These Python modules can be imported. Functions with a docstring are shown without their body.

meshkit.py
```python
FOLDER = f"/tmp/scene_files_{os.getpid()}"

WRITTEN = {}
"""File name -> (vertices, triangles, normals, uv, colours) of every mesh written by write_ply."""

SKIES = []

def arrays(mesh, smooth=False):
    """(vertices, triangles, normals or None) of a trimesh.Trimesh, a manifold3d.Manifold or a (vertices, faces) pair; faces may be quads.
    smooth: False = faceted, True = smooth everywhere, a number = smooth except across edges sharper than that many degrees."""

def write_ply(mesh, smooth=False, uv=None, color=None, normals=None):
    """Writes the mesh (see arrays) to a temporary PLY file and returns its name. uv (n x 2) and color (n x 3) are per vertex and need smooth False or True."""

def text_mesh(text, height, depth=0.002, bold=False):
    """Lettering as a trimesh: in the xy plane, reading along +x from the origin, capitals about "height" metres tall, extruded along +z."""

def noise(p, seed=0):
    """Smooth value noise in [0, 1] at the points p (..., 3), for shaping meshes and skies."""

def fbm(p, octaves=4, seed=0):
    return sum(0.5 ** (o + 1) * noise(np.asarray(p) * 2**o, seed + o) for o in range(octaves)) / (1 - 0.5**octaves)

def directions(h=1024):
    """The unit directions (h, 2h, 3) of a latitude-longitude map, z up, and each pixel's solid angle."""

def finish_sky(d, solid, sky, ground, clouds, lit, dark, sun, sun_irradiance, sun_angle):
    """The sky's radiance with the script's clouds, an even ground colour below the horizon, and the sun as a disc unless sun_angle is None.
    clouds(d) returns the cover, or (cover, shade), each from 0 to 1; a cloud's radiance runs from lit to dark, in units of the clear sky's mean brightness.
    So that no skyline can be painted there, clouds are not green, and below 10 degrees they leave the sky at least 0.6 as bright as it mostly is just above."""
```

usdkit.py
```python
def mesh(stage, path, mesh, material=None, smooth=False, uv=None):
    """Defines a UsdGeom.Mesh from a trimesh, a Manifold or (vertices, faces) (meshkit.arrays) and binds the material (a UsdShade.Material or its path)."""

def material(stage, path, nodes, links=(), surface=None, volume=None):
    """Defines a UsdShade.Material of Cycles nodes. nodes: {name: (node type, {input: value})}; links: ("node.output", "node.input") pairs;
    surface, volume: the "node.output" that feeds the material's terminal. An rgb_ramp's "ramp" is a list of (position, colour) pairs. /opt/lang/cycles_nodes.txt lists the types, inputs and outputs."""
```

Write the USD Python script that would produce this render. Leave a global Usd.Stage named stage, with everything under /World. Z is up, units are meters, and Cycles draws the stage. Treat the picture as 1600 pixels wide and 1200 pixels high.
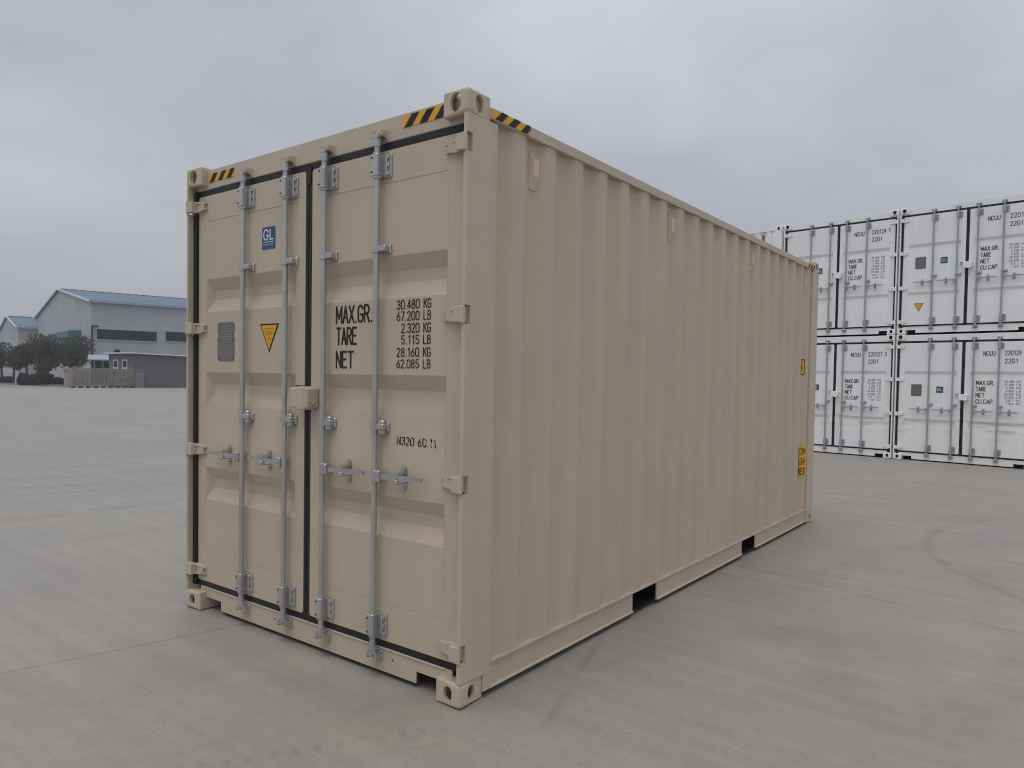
import math, random
import numpy as np, trimesh, manifold3d
from manifold3d import Manifold, CrossSection
import shapely
from shapely.geometry import Polygon, LineString, box as sbox
from shapely import affinity, union_all
import usdkit, meshkit
from pxr import Usd, UsdGeom, UsdLux, UsdShade, Gf, Sdf, Vt

random.seed(7); RNG = np.random.default_rng(7)
stage = Usd.Stage.CreateInMemory()
UsdGeom.SetStageUpAxis(stage, UsdGeom.Tokens.z); UsdGeom.SetStageMetersPerUnit(stage, 1.0)
UsdGeom.Xform.Define(stage, '/World'); UsdGeom.Scope.Define(stage, '/World/Looks')

# ------------------------------------------------------------------ camera, sky, sun, exposure
F, CX, CY = 1136.4169, -5.3808, 25.3065            # pixels of a 1600 x 1200 picture
EYE = np.array([4.6317, -2.5496, 1.5685])
def _rot(axis, a):
    c, s = math.cos(a), math.sin(a)
    return np.array([[c, -s, 0], [s, c, 0], [0, 0, 1]]) if axis == 'z' else np.array([[1, 0, 0], [0, c, -s], [0, s, c]])
ROT = _rot('z', 0.6491) @ _rot('x', math.pi / 2 - 0.031) @ _rot('z', 0.0161)
cam = UsdGeom.Camera.Define(stage, '/World/camera')
m4 = np.eye(4); m4[:3, :3] = ROT; m4[:3, 3] = EYE
cam.AddTransformOp().Set(Gf.Matrix4d(*m4.T.ravel().tolist()))
cam.CreateHorizontalApertureAttr(36.0); cam.CreateVerticalApertureAttr(27.0)
cam.CreateFocalLengthAttr(36.0 * F / 1600)
cam.CreateHorizontalApertureOffsetAttr(-CX / 1600 * 36); cam.CreateVerticalApertureOffsetAttr(CY / 1600 * 36)
cam.CreateClippingRangeAttr(Gf.Vec2f(0.05, 5000))
cam.CreateExposureAttr(0.06)

SUN = np.array([0.08, -0.38, 1.15]); SUN /= np.linalg.norm(SUN)
SKY = 0.1
sky = UsdLux.DomeLight.Define(stage, '/World/sky')
sky.CreateIntensityAttr(1.0)
sky.GetPrim().SetCustomDataByKey('kind', 'structure')
k = 1 / SKY
sky_mat = usdkit.material(stage, '/World/Looks/overcast_sky', {
    'sky': ('sky_texture', {'sky_type': 'single_scattering', 'sun_disc': False, 'sun_elevation': float(math.asin(SUN[2])), 'sun_rotation': float(math.atan2(SUN[0], SUN[1]))}),
    'tc': ('texture_coordinate', {}),
    'sep': ('separate_xyz', {}),
    'up': ('math', {'math_type': 'maximum', 'value2': 0.0}),
    'zz': ('math', {'math_type': 'add', 'value2': 0.22}),
    'dx': ('math', {'math_type': 'divide'}), 'dy': ('math', {'math_type': 'divide'}),
    'pl': ('combine_xyz', {'z': 63.37}),
    'n1': ('noise_texture', {'scale': 0.55, 'detail': 5.0, 'roughness': 0.45, 'distortion': 0.3}),
    'n2': ('noise_texture', {'scale': 2.1, 'detail': 4.0, 'roughness': 0.5, 'distortion': 0.5}),
    'nm': ('mix_float', {'fac': 0.22}),
    'rp': ('rgb_ramp', {'ramp': [(0.38, (0.385 * k, 0.415 * k, 0.475 * k)), (0.51, (0.47 * k, 0.495 * k, 0.545 * k)), (0.64, (0.60 * k, 0.625 * k, 0.675 * k))]}),
    'el': ('map_range', {'range_type': 'smoothstep', 'from_min': 0.0, 'from_max': 0.33, 'to_min': 1.0, 'to_max': 0.0, 'clamp': True}),
    'hz': ('mix_color', {'b': (0.385 * k, 0.39 * k, 0.415 * k), 'use_clamp': False}),
    'zr': ('map_range', {'from_min': 0.45, 'from_max': 1.0, 'to_min': 1.0, 'to_max': 1.6, 'clamp': True}),
    'zm': ('vector_math', {'math_type': 'scale'}),
    'mx': ('mix_color', {'fac': 0.96, 'use_clamp': False}),
    'bg': ('background_shader', {'strength': SKY})},
    [('tc.generated', 'sep.vector'), ('sep.z', 'up.value1'), ('up.value', 'zz.value1'), ('sep.x', 'dx.value1'), ('zz.value', 'dx.value2'),
     ('sep.y', 'dy.value1'), ('zz.value', 'dy.value2'), ('dx.value', 'pl.x'), ('dy.value', 'pl.y'), ('pl.vector', 'n1.vector'), ('pl.vector', 'n2.vector'),
     ('n1.fac', 'nm.a'), ('n2.fac', 'nm.b'), ('nm.result', 'rp.fac'), ('up.value', 'el.value'), ('el.result', 'hz.fac'), ('rp.color', 'hz.a'),
     ('up.value', 'zr.value'), ('hz.result', 'zm.vector1'), ('zr.result', 'zm.scale'),
     ('sky.color', 'mx.a'), ('zm.vector', 'mx.b'), ('mx.result', 'bg.color')], surface='bg.background')
UsdShade.MaterialBindingAPI.Apply(sky.GetPrim()).Bind(sky_mat)
sun = UsdLux.DistantLight.Define(stage, '/World/sun')
sun.CreateIntensityAttr(0.30); sun.CreateAngleAttr(45.0); sun.CreateColorAttr(Gf.Vec3f(1, 0.96, 0.9))
sun.CreateNormalizeAttr(True)
zax = SUN; xax = np.cross([0, 0, 1], zax); xax /= np.linalg.norm(xax); yax = np.cross(zax, xax)
sun.AddTransformOp().Set(Gf.Matrix4d(*xax, 0, *yax, 0, *zax, 0, 0, 0, 0, 1))

# ------------------------------------------------------------------ helpers
def on_plane(u, v, axis, val):
    d = ROT @ np.array([(u - 800 - CX) / F, -(v - 600 - CY) / F, -1.0])
    return EYE + (val - EYE[axis]) / d[axis] * d
def bearing(u, dist):                                # a ground point on the bearing of a column of the photograph
    d = ROT @ np.array([(u - 800 - CX) / F, (CY + 20) / F, -1.0]); d = d[:2] / np.hypot(*d[:2])
    return EYE[:2] + d * dist
def height(u, v, dist):
    d = ROT @ np.array([(u - 800 - CX) / F, -(v - 600 - CY) / F, -1.0])
    return EYE[2] + d[2] / np.hypot(*d[:2]) * dist

taken = {}
def numbered(parent, name):
    key = (parent, name); n = taken.get(key, 0); taken[key] = n + 1
    return f'{parent}/{name}' + (f'_{n:03d}' if n else '')
def thing(name, label, cat, loc=(0, 0, 0), rotz=0.0, group=None):
    x = UsdGeom.Xform.Define(stage, numbered('/World', name))
    x.AddTranslateOp().Set(Gf.Vec3d(*map(float, loc)))
    if rotz: x.AddRotateZOp().Set(math.degrees(rotz))
    p = x.GetPrim(); p.SetCustomDataByKey('label', label); p.SetCustomDataByKey('category', cat)
    if group: p.SetCustomDataByKey('group', group)
    return str(p.GetPath())
def add(parent, name, mesh, mat, smooth=25, label=None, kind=None):
    path = numbered(parent, name)
    m = usdkit.mesh(stage, path, mesh, MAT[mat], smooth=smooth)
    if label: m.GetPrim().SetCustomDataByKey('label', label)
    if kind: m.GetPrim().SetCustomDataByKey('kind', kind)
    return path
def cat(*ms):
    out = []
    for m in ms:
        if isinstance(m, (list, tuple)): out += list(m)
        else: out.append(m)
    return trimesh.util.concatenate([tm(m) for m in out])
def tm(m):
    if isinstance(m, Manifold):
        q = m.to_mesh(); return trimesh.Trimesh(q.vert_properties[:, :3], q.tri_verts, process=False)
    return m
def bx(x0, x1, y0, y1, z0, z1, c=0.0):
    """A box, its edges chamfered by c."""
    if c <= 0:
        return trimesh.creation.box(bounds=[[x0, y0, z0], [x1, y1, z1]])
    p = []
    for sx, a in ((1, x0), (-1, x1)):
        for sy, b in ((1, y0), (-1, y1)):
            for sz, d in ((1, z0), (-1, z1)):
                p += [(a, b + sy * c, d + sz * c), (a + sx * c, b, d + sz * c), (a + sx * c, b + sy * c, d)]
    return tm(Manifold.hull_points(np.array(p, float)))
def mbox(x0, x1, y0, y1, z0, z1):
    return Manifold.cube([x1 - x0, y1 - y0, z1 - z0]).translate([x0, y0, z0])
def cyl(p, q, r, n=14, r2=None):
    p, q = np.array(p, float), np.array(q, float); L = np.linalg.norm(q - p)
    m = trimesh.creation.cylinder(radius=r, height=L, sections=n) if r2 is None else tm(Manifold.cylinder(L, r, r2, n).translate([0, 0, -L / 2]))
    m.apply_transform(trimesh.geometry.align_vectors([0, 0, 1], (q - p) / L)); m.apply_translation((p + q) / 2)
    return m
def hull(*pts): return tm(Manifold.hull_points(np.array(pts, float)))
def ext(poly, d):
    """Extrudes a shapely shape by d along +z."""
    gs = [g for g in getattr(poly, 'geoms', [poly]) if g.area > 1e-9]
    return trimesh.util.concatenate([trimesh.creation.extrude_polygon(g, d, engine='earcut') for g in gs])
TO_DOOR = np.array([[1, 0, 0, 0], [0, 0, -1, 0], [0, 1, 0, 0], [0, 0, 0, 1.0]])
def on_door(poly, y, d=0.002):
    """A flat shape (x, z) set on the face at y, its front d proud of it towards -y, its back 0.5 mm inside."""
    m = ext(poly, d + 0.0005); m.apply_transform(TO_DOOR); m.apply_translation([0, y + 0.0005, 0]); return m
def along_y(poly, y0, y1):
    """Extrudes an (x, z) section from y0 to y1."""
    m = ext(poly, y1 - y0); m.apply_transform(TO_DOOR); m.apply_translation([0, y1, 0]); return m
def rrect(x0, x1, z0, z1, r): return sbox(x0 + r, z0 + r, x1 - r, z1 - r).buffer(r, quad_segs=4)

# lettering of one stroke width, like stencil-cut container marks
def _arc(cx, cy, rx, ry, a, b, n=7):
    t = np.radians(np.linspace(a, b, n)); return list(zip(cx + rx * np.cos(t), cy + ry * np.sin(t)))
W_ = 0.46
def _o(x0=0, x1=W_, y0=0, y1=1, r=0.23):
    return _arc(x1 - r, y1 - r, r, r, 0, 90) + _arc(x0 + r, y1 - r, r, r, 90, 180) + _arc(x0 + r, y0 + r, r, r, 180, 270) + _arc(x1 - r, y0 + r, r, r, 270, 360) + [(x1, y1 - r)]
h_ = W_ / 2
GL_ = {
 '0': [_o()], 'O': [_o()], '1': [[(.10, .82), (.26, 1), (.26, 0)]], 'I': [[(.1, 0), (.1, 1)]],
 '2': [_arc(h_, .77, h_, .23, 170, -20) + [(.02, 0), (W_, 0)]], '3': [_arc(h_, .76, h_ * .95, .24, 160, -90) + _arc(h_, .27, h_, .27, 90, -160)],
 '4': [[(.34, 0), (.34, 1), (0, .28), (W_ + .02, .28)]], '5': [[(.42, 1), (.06, 1), (.04, .56)] + _arc(h_, .31, h_, .31, 110, -155)],
 '6': [[(.34, 1), (.06, .5)] + _arc(h_, .29, h_, .29, 150, 510, 13)], '7': [[(0, 1), (W_, 1), (.14, 0)]],
 '8': [_arc(h_, .76, .19, .24, -90, 270, 13), _arc(h_, .26, h_, .26, 90, 450, 13)], '9': [[(.12, 0), (.40, .5)] + _arc(h_, .71, h_, .29, -30, 330, 13)],
 'A': [[(0, 0), (.24, 1), (.48, 0)], [(.08, .32), (.40, .32)]], 'B': [[(0, 0), (0, 1), (.22, 1)] + _arc(.22, .765, .2, .235, 90, -90) + [(0, .53)], [(.22, .53)] + _arc(.22, .265, .24, .265, 90, -90) + [(0, 0)]],
 'C': [_arc(h_, .77, h_, .23, 0, 180) + _arc(h_, .23, h_, .23, 180, 360)], 'U': [[(0, 1)] + _arc(h_, .23, h_, .23, 180, 360) + [(W_, 1)]],
 'E': [[(.42, 1), (0, 1), (0, 0), (.42, 0)], [(0, .52), (.36, .52)]], 'G': [_arc(h_, .77, h_, .23, 10, 180) + _arc(h_, .23, h_, .23, 180, 360) + [(W_, .46), (.25, .46)]],
 'K': [[(0, 0), (0, 1)], [(.46, 1), (.02, .42)], [(.16, .58), (.48, 0)]], 'L': [[(0, 1), (0, 0), (.40, 0)]], 'M': [[(0, 0), (0, 1), (.28, .25), (.56, 1), (.56, 0)]],
 'N': [[(0, 0), (0, 1), (W_, 0), (W_, 1)]], 'P': [[(0, 0), (0, 1), (.24, 1)] + _arc(.24, .74, .22, .26, 90, -90) + [(0, .48)]],
 'R': [[(0, 0), (0, 1), (.24, 1)] + _arc(.24, .75, .22, .25, 90, -90) + [(0, .5)], [(.22, .5), (.48, 0)]], 'T': [[(0, 1), (.48, 1)], [(.24, 1), (.24, 0)]],
 'X': [[(0, 0), (.48, 1)], [(0, 1), (.48, 0)]], 'H': [[(0, 0), (0, 1)], [(W_, 0), (W_, 1)], [(0, .5), (W_, .5)]], '.': [[(.06, 0), (.06, .03)]], "'": [[(.06, .8), (.06, 1)]],
}
ADV = {'M': .56, '.': .12, 'I': .2, '1': .36, "'": .12}
def word(text, x, z, w, h, stroke=0.085):
    """The text as a flat shape filling the box from (x, z), w wide and h high."""
    at, strokes = 0.0, []
    for ch in text:
        if ch == ' ': at += .42; continue
        for s in GL_[ch]: strokes.append(LineString([(px + at, py) for px, py in s]))
        at += ADV.get(ch, .48) + .17
    at -= .17
    pad = stroke * h
    sx, sy = (w - pad) / at, h - pad
    parts = [affinity.translate(affinity.scale(l, sx, sy, origin=(0, 0)), x + pad / 2, z + pad / 2).buffer(stroke * h / 2, quad_segs=2) for l in strokes]
    return union_all(parts).simplify(0.0004 * h / 0.05)

# ------------------------------------------------------------------ materials
MAT = {}
class Graph:
    def __init__(s): s.n, s.l, s.i = {}, [], 0
    def add(s, kind, ins=None, **links):
        s.i += 1; name = f'{kind[:5]}{s.i}'; s.n[name] = (kind, ins or {})
        for k, v in links.items(): s.l.append((v, f'{name}.{k}'))
        return name
    def m(s, op, a, b=None, c=None):
        ins, links = {'math_type': op}, {}
        for key, v in (('value1', a), ('value2', b), ('value3', c)):
            if v is None: continue
            if isinstance(v, str): links[key] = v
            else: ins[key] = float(v)
        return s.add('math', ins, **links) + '.value'
    def rng(s, v, a, b, c, d, kind='smoothstep'):
        return s.add('map_range', {'range_type': kind, 'from_min': a, 'from_max': b, 'to_min': c, 'to_max': d, 'clamp': True}, value=v) + '.result'
    def noise(s, vec, scale, detail=3.0, rough=0.5, dist=0.0):
        return s.add('noise_texture', {'scale': float(scale), 'detail': float(detail), 'roughness': float(rough), 'distortion': float(dist)}, vector=vec) + '.fac'
    def mixc(s, fac, a, b, blend='mix'):
        ins, links = {'blend_type': blend}, {}
        for key, v in (('fac', fac), ('a', a), ('b', b)):
            if isinstance(v, str): links[key] = v
            else: ins[key] = v
        return s.add('mix_color', ins, **links) + '.result'
    def mapping(s, vec, scale=(1, 1, 1), rot=(0, 0, 0), loc=(0, 0, 0)):
        return s.add('mapping', {'scale': scale, 'rotation': rot, 'location': loc}, vector=vec) + '.vector'
    def done(s, path, surface): return usdkit.material(stage, f'/World/Looks/{path}', s.n, s.l, surface=surface)

def paint(name, color, rough=0.5, spec=0.5, metal=0.0, var=0.06, bump=0.0, streak=0.0, dirt=None, bscale=60.0, wave=0.0):
    """Paint or another coat: slight blotches of tone, uneven gloss, vertical streaks, fine relief."""
    g = Graph(); tc = g.add('texture_coordinate') + '.object'
    n = g.noise(tc, 2.3, 4)
    f = g.rng(n, .3, .7, 1 - var, 1 + var, 'linear')
    if streak:
        st = g.noise(g.mapping(tc, (9, 9, .5)), 1.0, 4, .6)
        f = g.m('multiply', f, g.rng(st, .3, .75, 1 + streak * .4, 1 - streak, 'linear'))
    c = g.add('vector_math', {'math_type': 'scale', 'vector1': color}, scale=f) + '.vector'
    if dirt:
        pos = g.add('geometry') + '.position'
        z = g.add('separate_xyz', vector=pos) + '.z'
        sm = g.noise(g.mapping(pos, (1.6, 1.6, 11)), 1.0, 5, .65)
        mk = g.m('multiply', g.rng(sm, .53, .66, 0, 1), g.m('multiply', g.rng(z, .45, .6, 0, 1), g.rng(z, .80, 1.02, 1, 0)))
        c = g.mixc(g.m('multiply', mk, .5), c, dirt)
    r = g.rng(g.noise(tc, 6, 3), .3, .7, rough - .07, rough + .07, 'linear')
    p = g.add('principled_bsdf', {'metallic': metal, 'specular_ior_level': spec}, base_color=c, roughness=r)
    if bump:
        b = g.add('bump', {'strength': bump, 'distance': 0.004}, height=g.noise(tc, bscale, 3))
        if wave:                                     # sheet metal is never quite flat
            b2 = g.add('bump', {'strength': wave, 'distance': 0.05}, height=g.noise(tc, 2.6, 2), normal=f'{b}.normal'); b = b2
        g.l.append((f'{b}.normal', f'{p}.normal'))
    MAT[name] = g.done(name, f'{p}.BSDF')

paint('beige_paint', (0.51, 0.425, 0.324), .52, .4, var=.035, bump=.10, streak=.045, bscale=90, wave=.10)
paint('cream_paint', (0.62, 0.49, 0.37), .5, .4, var=.03)
paint('white_paint', (0.82, 0.815, 0.813), .5, .4, var=.025, streak=.04)
paint('white_paint_scuffed', (0.82, 0.815, 0.813), .5, .4, var=.03, streak=.05, dirt=(0.33, 0.33, 0.33))
paint('galvanized_steel', (0.46, 0.46, 0.455), .33, .5, metal=.75, var=.12, streak=.08, bump=.05)
paint('galvanized_steel_weathered', (0.36, 0.37, 0.38), .5, .5, metal=.3, var=.1, streak=.1)
paint('zinc_plated_steel', (0.50, 0.51, 0.525), .24, .5, metal=.95, var=.12)
paint('black_rubber', (0.013, 0.013, 0.016), .55, .4, var=.15)
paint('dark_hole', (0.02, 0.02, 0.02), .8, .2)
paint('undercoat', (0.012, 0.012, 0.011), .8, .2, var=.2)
paint('black_print', (0.018, 0.018, 0.02), .6, .3)
paint('grey_print', (0.16, 0.16, 0.17), .6, .3)
paint('yellow_film', (0.74, 0.36, 0.02), .45, .4, var=.05)
paint('orange_print', (0.42, 0.16, 0.02), .5, .3)
paint('blue_film', (0.022, 0.075, 0.175), .4, .4, var=.04)
paint('white_film', (0.75, 0.77, 0.8), .5, .3)
paint('pale_blue_print', (0.28, 0.40, 0.56), .5, .3)
paint('plywood', (0.16, 0.11, 0.07), .8, .2)
# a stamped aluminium plate, rows of small engraving
g = Graph(); tc = g.add('texture_coordinate') + '.object'
w = g.noise(g.mapping(tc, (120, 1, 260)), 1.0, 3, .6)
c = g.mixc(g.rng(w, .40, .66, 0, 1), (0.205, 0.195, 0.195), (0.105, 0.10, 0.10))
p = g.add('principled_bsdf', {'metallic': .35, 'roughness': .5}, base_color=c)
MAT['stamped_plate'] = g.done('stamped_plate', f'{p}.BSDF')
paint('bright_engraving', (0.25, 0.24, 0.245), .5, .4, metal=.3, var=.3)
# far walls and roofs of ribbed sheet metal
def sheet(name, color, ribs, amount, rough=.55, along='x'):
    g = Graph(); tc = g.add('texture_coordinate') + '.object'
    w = g.add('wave_texture', {'bands_direction': along, 'scale': ribs, 'distortion': 0.0}, vector=tc) + '.fac'
    n = g.noise(tc, .35, 4)
    f = g.m('multiply', g.rng(w, 0, 1, 1 - amount, 1 + amount * .4, 'linear'), g.rng(n, .3, .7, .93, 1.07, 'linear'))
    c = g.add('vector_math', {'math_type': 'scale', 'vector1': color}, scale=f) + '.vector'
    p = g.add('principled_bsdf', {'roughness': rough}, base_color=c)
    MAT[name] = g.done(name, f'{p}.BSDF')
sheet('pale_sheet_wall', (0.385, 0.39, 0.40), 2.2, .06)
sheet('blue_sheet_roof', (0.088, 0.145, 0.235), 2.0, .10)
sheet('teal_sheet', (0.03, 0.13, 0.16), 5.0, .15)
sheet('pale_blue_sheet', (0.30, 0.36, 0.44), 5.0, .1)
paint('dark_glass', (0.014, 0.018, 0.020), .4, .15, var=.3)
paint('dark_interior', (0.035, 0.033, 0.034), .8, .2)
paint('grey_render', (0.155, 0.150, 0.158), .85, .2, var=.12, bump=.2, bscale=8)
paint('blue_grey_render', (0.20, 0.205, 0.23), .85, .2, var=.08)
paint('trim_white', (0.62, 0.63, 0.65), .5, .4)
paint('steel_gate', (0.27, 0.24, 0.22), .4, .5, metal=.4, var=.08)
paint('pink_grey_paint', (0.31, 0.25, 0.235), .5, .4)
paint('bark', (0.07, 0.058, 0.048), .9, .2, var=.2)
def leaves(name, color):
    g = Graph(); gi = g.add('geometry') + '.random_per_island'
    f = g.rng(gi, 0, 1, .55, 1.45, 'linear')
    c = g.add('vector_math', {'math_type': 'scale', 'vector1': color}, scale=f) + '.vector'
    d = g.add('principled_bsdf', {'roughness': .6, 'specular_ior_level': .25}, base_color=c)
    t = g.add('translucent_bsdf', color=c)
    mx = g.add('mix_closure', {'fac': .25}, closure1=f'{d}.BSDF', closure2=f'{t}.BSDF')
    MAT[name] = g.done(name, f'{mx}.closure')
leaves('dark_leaves', (0.092, 0.092, 0.066)); leaves('olive_leaves', (0.12, 0.113, 0.076)); leaves('hedge_leaves', (0.066, 0.076, 0.056))

# ---- concrete yard: brushed, mottled, tyre marks of their own shape
SLAB_A = -0.2280                                     # the joints' direction
UD, VD = np.array([math.cos(SLAB_A), math.sin(SLAB_A)]), np.array([-math.sin(SLAB_A), math.cos(SLAB_A)])
def circle(pts):
    p = np.array(pts); A = np.c_[2 * p, np.ones(len(p))]; s = np.linalg.lstsq(A, (p ** 2).sum(1), rcond=None)[0]
    return s[0], s[1], math.sqrt(s[2] + s[0] ** 2 + s[1] ** 2)
def concrete(name, base, marks=True):
    g = Graph(); pos = g.add('geometry') + '.position'
    rnd = g.add('object_info') + '.random'
    big, mid, fine = g.noise(pos, .22, 4, .55, .4), g.noise(pos, 1.1, 5, .6, .6), g.noise(pos, 55, 3, .6)
    brush = g.noise(g.mapping(pos, (.35, 7, 1), (0, 0, -0.55)), 1.0, 4, .6, .4)
    f = g.rng(big, .3, .7, .94, 1.05, 'linear')
    for v, a in ((mid, .075), (fine, .09), (g.noise(pos, 9, 4, .65), .05), (brush, .085)):
        f = g.m('multiply', f, g.rng(v, .28, .72, 1 - a, 1 + a, 'linear'))
    f = g.m('multiply', f, g.rng(rnd, 0, 1, .975, 1.02, 'linear'))
    f = g.m('multiply', f, g.m('subtract', 1.0, g.m('multiply', g.rng(g.noise(pos, 24, 2, .5), .69, .77, 0, 1), .13)))
    dark = None
    if marks:
        wob = g.m('multiply', g.m('subtract', g.noise(pos, 1.3, 3), .5), .16)
        patch = g.rng(g.noise(pos, 2.6, 4, .6), .36, .62, .15, 1)
        def put(mask, s):
            nonlocal dark
            mask = g.m('multiply', g.m('multiply', mask, patch), s)
            dark = mask if dark is None else g.m('maximum', dark, mask)
        for cx, cy, r, wd, s in RINGS:
            d = g.add('vector_math', {'math_type': 'distance', 'vector2': (cx, cy, 0)}, vector1=pos) + '.value'
            e = g.m('absolute', g.m('add', g.m('subtract', d, r), wob))
            put(g.rng(e, wd * .35, wd, 1, 0), s)
        for a, b, wd, s, dash in LINES:
            a, b = np.array(a, float), np.array(b, float); L = np.linalg.norm(b - a); t = (b - a) / L; n = (-t[1], t[0], 0)
            along = g.m('subtract', g.add('vector_math', {'math_type': 'dot_product', 'vector2': (t[0], t[1], 0)}, vector1=pos) + '.value', float(a @ t))
            off = g.m('subtract', g.add('vector_math', {'math_type': 'dot_product', 'vector2': n}, vector1=pos) + '.value', float(a[0] * n[0] + a[1] * n[1]))
            e = g.m('absolute', g.m('add', off, g.m('multiply', wob, .5)))
            mk = g.m('multiply', g.rng(e, wd * .3, wd, 1, 0), g.m('multiply', g.rng(along, 0, L * .12, 0, 1), g.rng(along, L * .88, L, 1, 0)))
            if dash: mk = g.m('multiply', mk, g.rng(g.m('sine', g.m('multiply', along, dash)), .1, .7, 0, 1))
            put(mk, s)
        for cx, cy, r, s in BLOTS:
            d = g.add('vector_math', {'math_type': 'distance', 'vector2': (cx, cy, 0)}, vector1=pos) + '.value'
            put(g.rng(g.m('add', d, g.m('multiply', wob, 3.5)), r * .2, r, 1, 0), s)
        f = g.m('multiply', f, g.m('subtract', 1.0, dark))
    tint = g.mixc(g.rng(g.noise(pos, .6, 4, .6), .45, .7, 0, 1), base, (base[0] * 1.0, base[1] * .99, base[2] * .955))
    c = g.add('vector_math', {'math_type': 'scale'}, vector1=tint, scale=f) + '.vector'
    r = g.rng(mid, .3, .7, .50, .62, 'linear')
    b = g.add('bump', {'strength': .35, 'distance': .004}, height=g.m('add', g.noise(pos, 70, 4, .6), g.m('multiply', brush, 1.2)))
    p = g.add('principled_bsdf', {'specular_ior_level': .5}, base_color=c, roughness=r, normal=f'{b}.normal')
    MAT[name] = g.done(name, f'{p}.BSDF')
r1 = circle([(4.329, 8.088), (3.779, 6.99), (3.596, 5.96), (3.636, 5.436), (3.898, 4.723), (4.211, 4.228)])
r2 = circle([(4.389, 6.275), (3.799, 5.649), (3.397, 4.733), (3.181, 4.246)])
RINGS = [(*r1, .07, .16), (*r2, .22, .09), (-9.5, 1.2, 5.6, .12, .12), (-9.4, 1.3, 6.9, .10, .07), (-14, 4, 8.2, .25, .08), (-20, 6, 13.5, .3, .08), (7.5, 4.0, 3.3, .18, .06), (3, -7, 6.3, .12, .05)]
LINES = [((2.40, 1.50), (2.86, .05), .030, .15, 0), ((-4.3, -.4), (-3.75, 3.4), .05, .24, 0), ((-4.15, -.3), (-3.55, 3.4), .10, .10, 0), ((-5.65, .9), (-5.1, 3.3), .05, .18, 0), ((-8.6, 1.0), (-7.9, 3.9), .12, .15, 0), ((4.05, .5), (4.60, 2.7), .22, .09, 0), ((3.7, .2), (4.3, 1.9), .10, .06, 0), ((-11, .5), (-10.2, 6), .16, .13, 0), ((-15, 1), (-14, 9), .3, .10, 0), ((-22, 2), (-20, 14), .4, .09, 0),
         ((-30, 4), (-28, 20), .6, .10, 0), ((1.80, -1.25), (2.48, -.12), .05, .14, 70.0), ((1.98, -1.22), (2.6, -.2), .02, .07, 0)]
BLOTS = [(3.30, 2.08, .30, .20), (3.05, 2.35, .5, .05), (4.15, 1.0, .7, .06), (2.9, 3.0, .5, .05), (-6, 3, 1.2, .05)]
concrete('yard_concrete', (0.292, 0.270, 0.243))
concrete('dusty_ground', (0.205, 0.20, 0.195), marks=False)

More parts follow.
